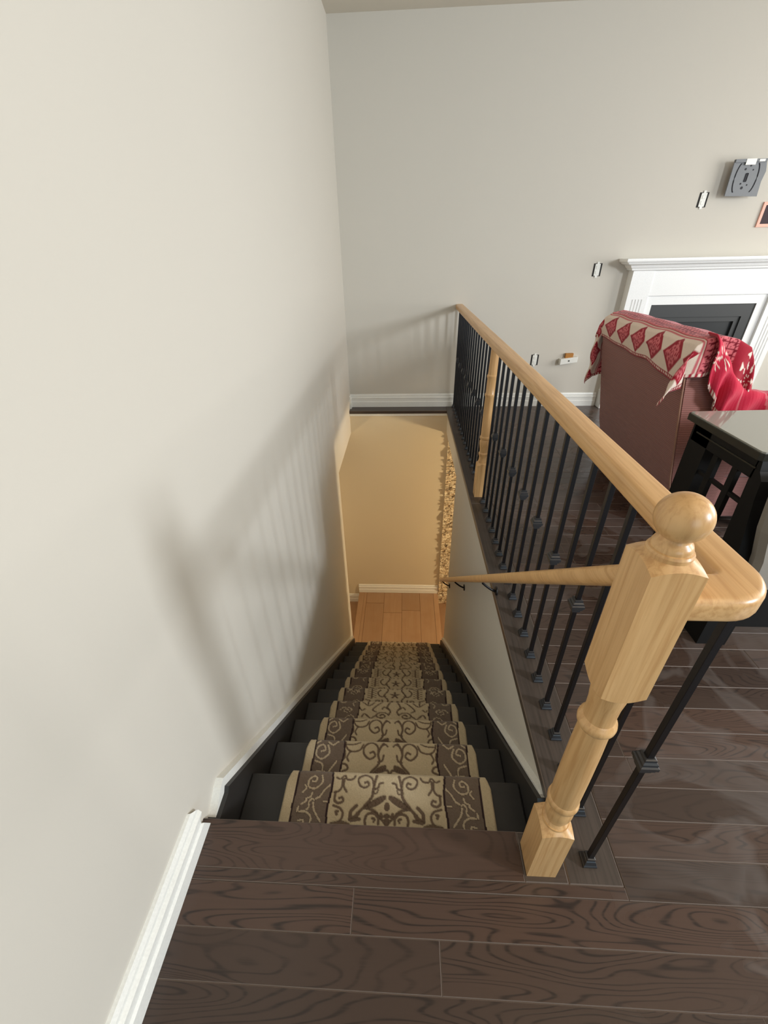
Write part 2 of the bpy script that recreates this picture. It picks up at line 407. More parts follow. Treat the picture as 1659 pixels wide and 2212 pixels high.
def grid_mesh(name, P, col, mat, parent=None, smooth=True, solid=None):
    """P (n,m,3), col (n,m,3)"""
    n, m = P.shape[:2]; me = bpy.data.meshes.new(name); me.vertices.add(n*m); me.vertices.foreach_set('co', P.reshape(-1).astype(np.float32))
    i, j = np.meshgrid(np.arange(n-1), np.arange(m-1), indexing='ij'); a = (i*m+j).ravel()
    q = np.stack([a, a+1, a+m+1, a+m], 1).ravel(); nf = (n-1)*(m-1)
    me.loops.add(nf*4); me.loops.foreach_set('vertex_index', q.astype(np.int32)); me.polygons.add(nf)
    me.polygons.foreach_set('loop_start', (np.arange(nf)*4).astype(np.int32)); me.polygons.foreach_set('loop_total', np.full(nf, 4, np.int32))
    me.polygons.foreach_set('use_smooth', np.full(nf, smooth)); me.update(calc_edges=True)
    if col is not None:
        ca = me.color_attributes.new('Col', 'FLOAT_COLOR', 'POINT'); rgba = np.ones((n*m, 4), np.float32); rgba[:, :3] = col.reshape(-1, 3); ca.data.foreach_set('color', rgba.ravel())
    me.validate()
    o = bpy.data.objects.new(name, me); C.objects.link(o); me.materials.append(mat); o.parent = parent
    if solid:
        md = o.modifiers.new('solid', 'SOLIDIFY'); md.thickness = solid; md.offset = 0
    return o

# ------------------------------------------------------------------ carpet runner
BEI = np.array(srgb(188, 171, 140)); TAU = np.array(srgb(112, 97, 84)); DRK = np.array(srgb(52, 36, 36)); SCR = np.array(srgb(104, 86, 70)); LSC = np.array(srgb(182, 165, 138))
HW = 0.3355; CW = 0.1815    # half width, half centre width
def cr(pts, n=7):
    """smooth curve through points"""
    p = np.array(pts, float); p = np.vstack([2*p[0]-p[1], p, 2*p[-1]-p[-2]]); out = []
    for i in range(1, len(p)-2):
        t = np.linspace(0, 1, n, endpoint=False)[:, None]
        out.append(0.5*((2*p[i])+(-p[i-1]+p[i+1])*t+(2*p[i-1]-5*p[i]+4*p[i+1]-p[i+2])*t*t+(-p[i-1]+3*p[i]-3*p[i+1]+p[i+2])*t**3))
    return np.vstack(out+[p[-2:-1]])
def artA(L): return cr([((x-815)/2450, 0.235-(y-80)/2758) for x, y in L])
def artB(L): return cr([((x-875)/1212, 0.235-(y-498)/1296) for x, y in L])
ART = {0: ([(artA(q), w) for q, w in (
    (((905, 90), (920, 150), (928, 210), (935, 265), (965, 310), (1040, 405)), .0046), (((928, 165), (945, 112), (1000, 88), (1050, 120), (1040, 170), (1003, 193), (968, 175), (975, 145), (998, 152)), .0034),
    (((922, 205), (890, 190), (882, 158), (852, 148)), .0034), (((935, 230), (905, 238), (890, 210)), .0022), (((1035, 400), (1055, 428), (1092, 440)), .0070), (((1092, 438), (1090, 385), (1050, 340)), .0056), (((1020, 440), (1085, 452)), .005),
    (((985, 352), (915, 372), (880, 405), (850, 440)), .0042), (((878, 470), (880, 425), (915, 392), (962, 402), (978, 440), (975, 480)), .0042), (((912, 455), (905, 435), (925, 430)), .0034), (((815, 400), (850, 415), (860, 395)), .0045), (((815, 430), (835, 450), (820, 470)), .005), (((815, 410), (815, 470)), .006),
    (((1078, 98), (1098, 126), (1140, 132), (1160, 100)), .0032), (((1165, 128), (1168, 185), (1140, 232)), .0036), (((1180, 130), (1182, 195), (1200, 228), (1236, 240)), .0034), (((1170, 100), (1200, 128), (1230, 118)), .0028),
    (((1225, 250), (1228, 300), (1195, 325), (1160, 308), (1168, 280), (1190, 285)), .0040), (((1232, 345), (1175, 365), (1150, 410), (1172, 462), (1235, 482)), .0036), (((1190, 388), (1206, 392), (1196, 412)), .004), (((1100, 484), (1150, 470), (1215, 482)), .005))],
    [((840, 268), (985, 356), .0078)], [(0.0, (340-80), 22, 34)],
    [(artA(q), .0028) for q in (((1350, 108), (1342, 165), (1390, 215), (1445, 205), (1452, 150), (1415, 115), (1388, 130), (1400, 160), (1425, 158)), ((1478, 190), (1462, 215), (1486, 250)), ((1268, 178), (1312, 222), (1345, 280), (1385, 312), (1378, 380), (1318, 468)),
    ((1385, 312), (1405, 300), (1425, 330), (1418, 362), (1432, 384)), ((1408, 250), (1418, 285), (1448, 300), (1450, 320), (1480, 345)), ((1260, 318), (1312, 318)), ((1396, 500), (1392, 440), (1440, 402), (1505, 405)), ((1440, 490), (1448, 465), (1480, 470)), ((1505, 405), (1500, 370)))]),
 1: ([(artB(q), w) for q, w in (
    (((908, 500), (925, 530), (932, 560), (926, 600), (962, 646)), .0046), (((932, 562), (936, 520), (965, 500), (998, 520), (1000, 556), (972, 582), (946, 566), (956, 546), (970, 552)), .0040), (((930, 596), (912, 588), (906, 562)), .0038), (((915, 512), (898, 508), (888, 518)), .0032),
    (((1005, 512), (1022, 540), (1060, 548), (1085, 528), (1092, 500)), .0036), (((1066, 548), (1078, 575), (1070, 595)), .0036), (((1092, 545), (1090, 580), (1112, 600)), .0038), (((1108, 608), (1080, 612), (1070, 632), (1096, 646)), .0040), (((1020, 500), (1050, 512), (1090, 512)), .0028),
    (((875, 650), (890, 632), (915, 640)), .0045))], [((899, 618), (950, 648), .0078)], [],
    [(artB(q), .0034) for q in (((1175, 520), (1165, 560), (1195, 590), (1226, 570), (1222, 530), (1196, 520), (1185, 545), (1205, 552)), ((1128, 500), (1150, 518), (1175, 505)), ((1125, 600), (1150, 640), (1160, 660)), ((1185, 650), (1190, 615), (1225, 600)), ((1215, 500), (1235, 515)))])}
def runner_pattern(u, v, kind):
    """u metres from centre, v metres from the back of the tread (0) to its nosing (~.235); returns colours and relief"""
    au = np.abs(u); col = np.empty(u.shape+(3,)); col[:] = BEI; hgt = np.zeros(u.shape)
    wob = 0.0035*np.sin(v*42+u*3)
    b0, b1 = CW+0.003, 0.2985
    band = (au+wob > b0) & (au+wob*0.3 < b1); col[band] = TAU
    S = []; T = []; B = []; E = []
    mir = 1.0
    if kind in (0, 1):
        S, T, E0, B = ART[kind]; S = [(p, w_*0.86) for p, w_ in S]
        for (p, q, wd) in T:
            f = artA if kind == 0 else artB; P = f((p, q)); m0, m1 = P[0], P[-1]
            for i in range(7):
                t0 = i/7.0; a = m0+(m1-m0)*t0; b = m0+(m1-m0)*min(1, t0+0.2); S.append((np.array([a, b]), wd*(0.35+0.9*math.sin(math.pi*min(1, t0+0.2)))))
        if kind == 0: E = [(0.0, 0.1407, .009, .0125)]
        vv = v
        if kind == 1: B = B+[(np.array(P)-np.array([0, 0.10]), w_) for P, w_ in B[:1]]
    else:
        vv = np.where(v < 0.25, (v-0.128)*1.75, (v-0.128)*1.75)
        if kind == 2:
            S = [(spiral(0.062, 0.055, 0.036, 1.5, math.pi*0.9, -1), .0048), (cr([(0.028, 0.06), (0.018, 0.10), (0.034, 0.14), (0.02, 0.19)]), .0046), (cr([(0.03, 0.12), (0.05, 0.14), (0.06, 0.12)]), .0038), (cr([(0.098, 0.05), (0.12, 0.03), (0.15, 0.07), (0.165, 0.04)]), .0042),
                 (cr([(0.06, 0.19), (0.09, 0.15), (0.11, 0.11), (0.09, 0.09)]), .004), (cr([(0.10, 0.185), (0.13, 0.15), (0.165, 0.185)]), .0036), (np.array([(0.135, 0.16), (0.135, 0.20)]), .0035), (cr([(0.15, 0.12), (0.165, 0.10), (0.175, 0.12)]), .0036)]
        else:
            S = [(cr([(0.055, 0.22), (0.040, 0.17), (0.062, 0.11), (0.040, 0.06), (0.05, 0.02), (0.08, 0.03)]), .0046), (cr([(0.055, 0.10), (0.085, 0.10), (0.10, 0.14), (0.085, 0.17)]), .0042), (spiral(0.095, 0.045, 0.026, 1.3, 2.5, 1), .0042),
                 (cr([(0.09, 0.2), (0.12, 0.185), (0.13, 0.2), (0.17, 0.20)]), .0040), (spiral(0.024, 0.035, 0.014, 1.1, 2, 1), .0038), (spiral(0.024, 0.195, 0.014, 1.1, 4, -1), .0038), (cr([(0.17, 0.06), (0.145, 0.05), (0.155, 0.02)]), .004)]
            for i in range(5): S.append((np.array([(0, 0.115), (0.024*math.cos(math.pi/2+i*1.2566), 0.115+0.034*math.sin(math.pi/2+i*1.2566))]), .0055))
            for i in range(5): S.append((cr([(0.112, 0.085+0.024*i), (0.128, 0.092+0.024*i), (0.14, 0.080+0.024*i), (0.160, 0.088+0.024*i)]), .0030))
            S.append((np.array([(0.136, 0.075), (0.136, 0.198)]), .0032))
        o = {2: 0.0, 3: 0.04, 4: -0.05}[kind]
        B = [(spiral(0.245, 0.10+o, 0.034, 1.5, 0, 1), .0036), (cr([(0.20, 0.02), (0.215, 0.05), (0.24, 0.04), (0.25, 0.01)]), .0034), (cr([(0.195, 0.20), (0.215, 0.17), (0.21, 0.14)]), .0034), (cr([(0.25, 0.20), (0.265, 0.17), (0.285, 0.185)]), .0034)]
    m = au < CW+0.002
    for P, wd in S:
        d = np.full(u.shape, 1.0); d[m] = seg_dist(au[m], vv[m], P); k = d < wd; k &= m
        e = (d >= wd) & (d < wd+0.0014) & m; col[k] = SCR; col[e] = col[e]*0.72; hgt[k] -= 0.0008; hgt[e] -= 0.0015
    for cx, cy, rx, ry in E:
        k = ((au-cx)/rx)**2+((vv-cy)/ry)**2 < 1; col[k] = SCR
    m = (au > CW+0.006) & (au < b1-0.003)
    for P, wd in B:
        d = np.full(u.shape, 1.0); d[m] = seg_dist(au[m], vv[m], P); k = d < wd; k &= m
        e = (d >= wd) & (d < wd+0.0013) & m; col[k] = LSC; col[e] = DRK*0.5+TAU*0.5; hgt[k] += 0.001
    for c, wd in ((b0, 0.0033), (b1, 0.003)):
        k = np.abs(au+wob*(1 if c == b0 else 0.3)-c) < wd; col[k] = DRK; hgt[k] -= 0.0018
    n = np.random.RandomState(kind).normal(0, 1, u.shape)
    col *= (1+0.05*n)[..., None]; hgt += n*0.0003
    return np.clip(col, 0, 1), hgt
def runner():
    Ps = []; Cs = []; TH = 0.012; cx = -0.0485
    for k in range(1, N+1):
        fine = 0.0022 if k == 1 else 0.0026 if k <= 3 else (0.0045 if k <= 7 else 0.008)
        z = -k*RI; ya = Y0+(k-1)*GO-0.025+0.001; yb = Y0+k*GO
        # profile: along the tread, round the nosing, down to the riser
        L1 = yb-ya-0.006; n1 = int(L1/fine)
        prof = [(ya+L1*i/n1, z+TH, 0.0, 1.0, L1*i/n1) for i in range(n1)]
        R = 0.018; na = max(5, int(R*2.6/fine)); cy, cz = yb-0.006, z+TH-R
        for i in range(na+1):
            a = math.pi*0.5-math.pi*0.92*i/na; prof.append((cy+R*math.cos(a), cz+R*math.sin(a), math.cos(a), math.sin(a), L1+R*(math.pi*0.5-a)))
        s0 = prof[-1][4]; ynext = yb-0.025+TH
        prof.append((ynext, z-0.030, 0.9, -0.4, s0+0.008))
        zz = -(k+1)*RI+TH if k < N else ZL+0.004
        nr = 6 if k > 3 else 16
        for i in range(1, nr+1): prof.append((ynext, z-0.030+(zz-z+0.030)*i/nr, 1, 0, s0+0.008+(z-0.030-zz)*i/nr))
        prof = np.array(prof)
        nu = int(2*HW/fine); us = np.linspace(-HW, HW, nu+1)
        s = prof[:, 4][:, None]+0*us[None]; u = us[None]+0*s
        kind = {1: 0, 2: 1, 3: 1, 4: 2, 5: 3, 6: 4, 7: 3, 8: 2, 9: 1, 10: 1, 11: 0, 12: 3}[k]
        vv = s*1.0
        col, h = runner_pattern(u, vv, kind)
        edge = np.clip((HW-np.abs(u))/0.008, 0, 1); drop = (1-np.sqrt(np.clip(1-(1-edge)**2, 0, 1)))*0.010
        nose = np.clip((s-(L1-0.02))/0.03, 0, 1); inset = nose*0.010*np.clip((np.abs(u)-HW+0.03)/0.03, 0, 1)
        P = np.empty(u.shape+(3,)); hh = h-drop
        P[..., 0] = cx+u-np.sign(u)*inset
        P[..., 1] = prof[:, 0][:, None]+prof[:, 2][:, None]*hh
        P[..., 2] = prof[:, 1][:, None]+prof[:, 3][:, None]*hh
        # swap so that faces point up
        Ps.append(P); Cs.append(col)
    return Ps, Cs
M_carpet = vcol_mat('runner_pile', 0.95, 700, 0.5, 0.002, 0.2)
Ps, Cs = runner()
rn = thing('stair_runner', 'beige and taupe scroll-patterned carpet runner laid down the dark stairs', 'carpet', (-0.0485, Y0, 0))
for P, c in zip(Ps, Cs):
    P = P-np.array([-0.0485, Y0, 0]); grid_mesh('carpet_step', P[:, ::-1], c[:, ::-1], M_carpet, rn)

# ------------------------------------------------------------------ balustrade
bal = thing('balustrade', 'oak and black iron balustrade along the open side of the stairwell', 'railing', (0.478, 0.443, 0))
BO = (0.478, 0.443, 0)
RT = 0.913
def rail_section(w=0.064, h=0.040, n=6):
    pts = []; r = 0.012
    for cx, cy, a0 in ((w/2-r, -r, 0), (-w/2+r, -r, 90)):
        for i in range(n+1):
            a = math.radians(a0+90*i/n); pts.append((cx+r*math.cos(a), cy+r*math.sin(a)))
    for cx, cy, a0 in ((-w/2+0.008, -h+0.008, 180), (w/2-0.008, -h+0.008, 270)):
        for i in range(4):
            a = math.radians(a0+90*i/3); pts.append((cx+0.008*math.cos(a), cy+0.008*math.sin(a)))
    return pts
sec = rail_section(); path = []
rx = 0.475; yc = 0.446
for y in np.linspace(YB, yc+0.042, 12): path.append(((rx, y, RT), (-1, 0)))
for i in range(1, 11):
    a = math.pi/2*i/10; path.append(((rx-0.042+0.042*math.cos(a), yc+0.042-0.042*math.sin(a), RT), (-math.cos(a), math.sin(a))))
path.append(((0.372, yc, RT), (0, 1)))
secs = [[Vector((p[0]+s[0]*n[0], p[1]+s[0]*n[1], p[2]+s[1])) for s in sec] for p, n in path]
o = child(sweep(secs), 'handrail', M_oak[1], bal, BO); smooth_by_angle(o, 50)

def chamfer_block(bm, cx, cy, hw, z0, z1, top=0.02, bot=0.02, rt=0.03):
    """square block whose ends are turned: a cone cuts the square faces in arcs"""
    n = 8; m = 4*n; rc = hw*math.sqrt(2)
    def sq(dz0, k):
        pts = []
        for i in range(m):
            a = 2*math.pi*(i/m)+math.pi/4; c, s = math.cos(a), math.sin(a); q = hw/max(abs(c), abs(s)); pts.append(bm.verts.new((cx+q*c, cy+q*s, dz0+k*(rc-q))))
        return pts
    def circ(r, z, k=0.0):
        pts = []
        for i in range(m):
            a = 2*math.pi*(i/m)+math.pi/4; c, s = math.cos(a), math.sin(a); q = min(r, hw/max(abs(c), abs(s))*0.999); pts.append(bm.verts.new((cx+q*c, cy+q*s, z)))
        return pts
    R = []
    if bot: kb = -bot*0.62/(rc-rt); R += [circ(rt, z0-bot), circ(rt, z0-bot*0.8), sq(z0, kb)]
    else: R += [sq(z0, 0)]
    if top: kt = top*0.62/(rc-rt); R += [sq(z1, kt), circ(rt*1.0, z1+top*0.72), circ(rt, z1+top)]
    else: R += [sq(z1, 0)]
    for a, b in zip(R, R[1:]):
        for i in range(m): bm.faces.new((a[i], a[(i+1) % m], b[(i+1) % m], b[i]))
    bm.faces.new(R[0][::-1]); bm.faces.new(R[-1])
def newel(cx, cy, ball=True, slim=1.0):
    hw = 0.0345*slim
    bm = bmesh.new()
    chamfer_block(bm, 0, 0, hw, 0.0, 0.212, top=0.022, bot=0, rt=hw*0.84)
    if ball: chamfer_block(bm, 0, 0, hw, 0.712, 0.957, top=0.018, bot=0.026, rt=hw*0.80)
    s = slim
    z1 = RT-0.036
    if ball:
        prof = [(.0265, .225), (.0270, .234), (.0245, .238), (.0225, .242), (.0235, .246), (.0265, .256), (.0288, .270), (.0290, .282), (.0275, .292), (.0262, .298), (.0270, .303), (.0312, .309), (.0322, .316), (.0312, .324), (.0285, .328), (.0288, .36), (.0290, .42), (.0282, .52), (.0268, .583), (.0268, .588), (.0290, .590), (.0322, .596), (.0328, .602), (.0315, .609), (.0290, .612), (.0285, .614), (.0262, .617), (.0255, .632), (.0262, .656), (.0285, .678), (.0285, .695)]
    else:
        prof = [(.029, .225), (.0255, .245), (.0245, .262), (.030, .275), (.031, .285), (.025, .292), (.026, .31), (.031, .34), (.0315, .36), (.028, .372), (.033, .378), (.033, .388), (.0285, .394), (.0285, .50), (.0275, .62), (.031, .626), (.031, .636), (.027, .642), (.0265, .72), (.030, .727), (.030, .736), (.0255, .742), (.0235, .80), (.0225, z1)]
    lathe([(r*s, z) for r, z in prof], n=40, bm=bm)
    if ball:
        lathe([(.0275, .970), (.0280, .976), (.0262, .979), (.0240, .980), (.0242, .984), (.0222, .989), (.0185, .992), (.0170, .995), (.0170, 1.002)], n=40, bm=bm)
    bmesh.ops.translate(bm, verts=bm.verts[:], vec=(0, 0, 0))
    o = obj('newel_post', bm, M_oak[2], bal, loc=(cx-BO[0], cy-BO[1], 0)); smooth_by_angle(o, 32)
    if ball:
        R = 0.0320; bm = bmesh.new(); bmesh.ops.create_uvsphere(bm, u_segments=40, v_segments=24, radius=R)
        b = obj('ball_finial', bm, M_oak[2], o, True, loc=(0, 0, 1.024))
    return o
np1 = newel(0.3405, 0.443)
np1['label'] = 'thick oak newel post with a ball finial at the head of the stairs'
np2 = newel(0.469, 2.31, False, 0.95)
np2['label'] = 'slimmer turned oak post halfway along the railing'

bb = bbox(-0.0063, 0.0063, -0.0063, 0.0063, 0.0, RT-0.044, 0.0008, 1)
me_bar = bpy.data.meshes.new('baluster'); bb.to_mesh(me_bar); bb.free(); me_bar.materials.append(M_iron)
def stepped(levels):
    bm = bmesh.new(); R = []
    for h, z in levels: R.append([bm.verts.new(p) for p in ((-h, -h, z), (h, -h, z), (h, h, z), (-h, h, z))])
    for a, b in zip(R, R[1:]):
        for i in range(4): bm.faces.new((a[i], a[(i+1) % 4], b[(i+1) % 4], b[i]))
    bm.faces.new(R[0][::-1]); bm.faces.new(R[-1]); me = bpy.data.meshes.new('part'); bm.normal_update(); bm.to_mesh(me); bm.free(); me.materials.append(M_shoe); return me
me_shoe = stepped([(.0165, 0), (.0165, .006), (.0145, .009), (.0115, .019), (.0098, .021), (.0098, .029), (.0075, .030)])
me_kn = stepped([(.0085, -.022), (.0110, -.021), (.0110, -.015), (.0145, -.012), (.0145, -.006), (.0175, -.004), (.0175, .004), (.0145, .006), (.0145, .012), (.0110, .015), (.0110, .021), (.0085, .022)])
def baluster(x, y, kn):
    o = bpy.data.objects.new('baluster', me_bar); C.objects.link(o); o.parent = bal; o.location = (x-BO[0], y-BO[1], 0)
    s = bpy.data.objects.new('shoe', me_shoe); C.objects.link(s); s.parent = o
    if kn:
        s = bpy.data.objects.new('knuckle', me_kn); C.objects.link(s); s.parent = o; s.location = (0, 0, 0.467)
baluster(0.4655, 0.446, True)
y = 0.557; k = 0
while y < 2.25: baluster(0.4785, y, k % 2 == 1); y += 0.1035; k += 1
y = 2.405; k = 0
while y < 4.08: baluster(0.4785, y, k % 2 == 1); y += 0.1035; k += 1

# ------------------------------------------------------------------ wall handrail of the stairs
wh = thing('wall_handrail', 'slim oak handrail on black brackets sloping down the right stairwell wall', 'handrail', (0.35, 0.50, 0.88))
WO = (0.35, 0.50, 0.88)
sl = -0.878
def hr(y): return 0.842+(y-0.55)*sl*1.0
p0 = Vector((0.350, 0.484, hr(0.486))); p1 = Vector((0.350, 3.02, hr(3.02)))
secs = []
nrm = Vector((0, -sl, 1)).normalized()
for t in np.linspace(0, 1, 14):
    p = p0.lerp(p1, t); ring = []
    for i in range(24):
        a = 2*math.pi*i/24; ca, sa = math.cos(a), math.sin(a)
        ring.append(p+Vector((1, 0, 0))*0.0175*math.copysign(abs(ca)**0.8, ca)+nrm*0.0178*math.copysign(abs(sa)**0.8, sa))
    secs.append(ring)
o = child(sweep(secs), 'rail', M_oak[1], wh, WO); smooth_by_angle(o, 60)
for (yb_, zb_) in ((1.417, -0.045), (2.177, -0.700), (2.871, -1.290)):
    zr = hr(yb_)-0.024
    path = [(0.350, yb_, zr+0.004)]
    for i in range(0, 11):
        a = math.pi/2*i/10; path.append((0.350+0.055*math.sin(a)*1.0, yb_, zr-0.012-0.045*(1-math.cos(a))))
    path.append((XR-0.006, yb_, path[-1][2]))
    zc = path[-1][2]
    path = [path[0]]+[(XR-0.006-(0.061)*(1-math.sin(a)), yb_, zr-0.050+0.046*(1-math.sin(a))**1.4) for a in np.linspace(0, math.pi/2, 10)]
    b = child(tube(path, 0.0055), 'bracket', M_iron, wh, WO, True)
    zc = zr-0.050
    child(tube([(XR, yb_, zc), (XR-0.005, yb_, zc), (XR-0.007, yb_, zc)], [.022, .022, .017], 16), 'rosette', M_iron, b, WO, True)

# ------------------------------------------------------------------ stone mosaic strip in the basement
sw = thing('stone_wall_cladding', 'cream split-face stone mosaic cladding right of the landing, lower room', 'cladding', (0.435, YU, ZB))
def stone_mat():
    t = NT('split_stone', 0.8); v = t.coords('Object', (1, 1, 1), True)
    a = t.noise(v, 38, 4, 0.6, 1.5)
    t.color(t.ramp(a, [(0.38, srgb(150, 125, 95)), (0.5, srgb(215, 195, 160)), (0.62, srgb(240, 228, 200))])); t.bump(a, 0.9, 0.01); return t.m
M_stone = stone_mat()
def stone_panel(seed, W=0.152, H=0.152):
    rg = random.Random(seed); bm = bmesh.new(); z = 0
    while z < H-0.001:
        h = min(rg.choice((0.019, 0.025, 0.032)), H-z); x = 0
        if H-z-h < 0.012: h = H-z
        while x < W-0.001:
            l = min(rg.uniform(0.03, 0.07), W-x)
            if W-x-l < 0.015: l = W-x
            d = rg.uniform(0.012, 0.03)
            vs = box(bm, x+0.0008, x+l-0.0008, -d, 0, z+0.0008, z+h-0.0008)
            for i in (0, 1, 4, 5): vs[i].co.y += rg.uniform(-0.008, 0.008)
            x += l
        z += h
    me = bpy.data.meshes.new('stone_tile'); bm.normal_update(); bm.to_mesh(me); bm.free(); me.materials.append(M_stone); return me
sps = [stone_panel(s) for s in range(5)]
for i in range(6):
    for j in range(15):
        o = bpy.data.objects.new('stone_tile', sps[(i*3+j*2) % 5]); C.objects.link(o); o.parent = sw; o.location = (i*0.153, 0, j*0.1535+0.002)

# ------------------------------------------------------------------ fireplace
FX0, FX1 = 1.86, 3.19; FYF = 4.01; FC = (FX0+FX1)/2
fp = thing('fireplace', 'white fireplace mantel with fluted pilasters around a black firebox', 'fireplace', (FC, YB, 0))
FO = (FC, YB, 0)
M_fw = plain('white_mantel_paint', srgb(246, 247, 245), 0.4)
M_fb = plain('black_firebox_metal', srgb(45, 47, 47), 0.5, nstr=0.1)
M_fi = plain('firebox_inner', srgb(32, 36, 38), 0.35)
for a, b in ((FX0, FX0+0.17), (FX1-0.17, FX1)):
    pts = [(a, YB), (a, FYF)]; n = 5; z1 = 0.945
    fl0, fl1 = a+0.035, b-0.035
    for i in range(n-1):
        c = fl0+(fl1-fl0)*(i+0.5)/(n-1); wv = 0.006
        pts += [(c-wv, FYF), (c-wv*0.4, FYF+0.006), (c+wv*0.4, FYF+0.006), (c+wv, FYF)]
    pts += [(b, FYF), (b, YB)]
    p = child(prism(pts, 0.16, 0.93, 'z'), 'pilaster', M_fw, fp, FO)
    child(bbox(a, b, FYF, YB, 0.93, 1.14), 'pilaster_head', M_fw, p, FO)
    child(bbox(a-0.006, b+0.006, FYF-0.012, YB, 0.0, 0.16, 0.003), 'plinth', M_fw, p, FO)
child(bbox(FX0+0.17, FX1-0.17, FYF+0.008, YB, 0.955, 1.14, 0.002), 'frieze_panel', M_fw, fp, FO)
bm = bmesh.new(); box(bm, FX0+0.17, 2.09, FYF+0.022, YB, 0, 0.955); box(bm, 2.95, FX1-0.17, FYF+0.022, YB, 0, 0.955); box(bm, 2.09, 2.95, FYF+0.022, YB, 0.885, 0.955)
child(bm, 'inner_surround', M_fw, fp, FO)
crown = [(YB, 1.14), (FYF, 1.14), (FYF-0.012, 1.146), (FYF-0.014, 1.158), (FYF-0.022, 1.163), (FYF-0.030, 1.180), (FYF-0.052, 1.190), (FYF-0.056, 1.200), (FYF-0.066, 1.203), (FYF-0.070, 1.212), (FYF-0.070, 1.228), (YB, 1.228)]
bm = bmesh.new(); rows = []
for (yy, zz) in crown:
    e = max(0, (FYF-yy)*1.35); xa, xb = FX0-0.006-e, FX1+0.006+e
    if yy == YB: e = 0 if zz < 1.2 else 0.0945; xa, xb = FX0-0.006-e, FX1+0.006+e
    rows.append((bm.verts.new((xa, yy, zz)), bm.verts.new((xb, yy, zz)), bm.verts.new((xa, YB, zz)), bm.verts.new((xb, YB, zz))))
for a, b in zip(rows[1:-1], rows[2:-1]):
    bm.faces.new((a[0], a[1], b[1], b[0])); bm.faces.new((a[2], a[0], b[0], b[2])); bm.faces.new((a[1], a[3], b[3], b[1]))
bm.faces.new((rows[1][2], rows[1][3], rows[1][1], rows[1][0])); t_ = rows[-2]; bm.faces.new((t_[0], t_[1], t_[3], t_[2]))
bmesh.ops.recalc_face_normals(bm, faces=bm.faces[:]); child(bm, 'mantel_shelf', M_fw, fp, FO)
bm = bmesh.new(); fy = FYF+0.03
for a in ((2.09, 2.18, fy, YB, 0, 0.885), (2.87, 2.95, fy, YB, 0, 0.885), (2.18, 2.87, fy, YB, 0.785, 0.885), (2.18, 2.87, fy, YB, 0, 0.06)): box(bm, *a)
fr = child(bm, 'firebox_frame', M_fb, fp, FO)
bm = bmesh.new(); fy += 0.012
for a in ((2.18, 2.22, fy, YB, 0.06, 0.785), (2.83, 2.87, fy, YB, 0.06, 0.785), (2.22, 2.83, fy, YB, 0.745, 0.785), (2.22, 2.83, fy, YB, 0.06, 0.1)): box(bm, *a)
child(bm, 'inner_frame', M_fb, fr, FO)
child(bbox(2.22, 2.83, fy+0.02, YB, 0.1, 0.745), 'firebox_glass', M_fi, fr, FO)

# ------------------------------------------------------------------ fittings on the back wall
M_black = plain('black_gap', srgb(38, 36, 34), 0.8)
M_plast = plain('white_plastic', srgb(235, 235, 228), 0.4)
def outlet(x, z, lab, s=1.0):
    t = thing('wall_receptacle', lab, 'receptacle', (x, YB, z))
    O = (x, YB, z)
    child(bbox(x-0.034*s, x+0.034*s, YB-0.002, YB+0.0, z-0.047*s, z+0.047*s), 'box_opening', M_black, t, O)
    b = child(bbox(x-0.022, x+0.020, YB-0.006, YB-0.002, z-0.043, z+0.043, 0.001), 'device_body', M_plast, t, O)
    for dz in (-0.018, 0.018): child(bbox(x-0.012, x+0.012, YB-0.008, YB-0.006, z+dz-0.012, z+dz+0.012, 0.002), 'socket_face', M_plast, b, O)
    for dz in (-0.050, 0.050): child(bbox(x-0.010, x+0.010, YB-0.006, YB-0.002, z+dz-0.008, z+dz+0.008, 0.001), 'mounting_ear', M_plast, b, O)
outlet(1.597, 1.151, 'uncovered white receptacle in the wall just left of the mantel shelf', 1.0)
outlet(2.281, 1.604, 'uncovered white receptacle high on the wall below left of the bracket', 1.0)
outlet(1.203, 0.433, 'uncovered white receptacle low on the wall just above the oak railing', 1.0)
t = thing('wall_cable_box', 'white wall box with a tan clip sticking out of its top', 'box', (1.50, YB, 0.43))
O = (1.50, YB, 0.43)
bm = bbox(1.425, 1.578, YB-0.05, YB, 0.405, 0.455, 0.004)
for v in bm.verts: v.co.z += (v.co.x-1.5)*0.14
child(bm, 'box_body', M_plast, t, O)
bm = bbox(1.47, 1.54, YB-0.03, YB-0.005, 0.445, 0.492, 0.002)
child(bm, 'clip', plain('tan_card', srgb(176, 120, 55), 0.8), t, O)
bm = bbox(1.495, 1.507, YB-0.053, YB-0.05, 0.426, 0.436); child(bm, 'port', M_black, t, O)
# junction box by the frame edge
t = thing('open_junction_box', 'dark open cable box with a pinkish rim below the bracket', 'junction box', (2.83, YB, 1.50)); O = (2.83, YB, 1.50)
bm = bmesh.new()
for a in ((2.745, 2.765, YB-0.012, YB, 1.42, 1.58), (2.895, 2.915, YB-0.012, YB, 1.42, 1.58), (2.765, 2.895, YB-0.012, YB, 1.56, 1.58), (2.765, 2.895, YB-0.012, YB, 1.42, 1.44)): box(bm, *a)
child(bm, 'rim', plain('pink_rim', srgb(240, 185, 165), 0.6), t, O)
child(bbox(2.765, 2.895, YB-0.003, YB, 1.44, 1.56), 'opening', plain('dark_plum', srgb(48, 26, 34), 0.7), t, O)
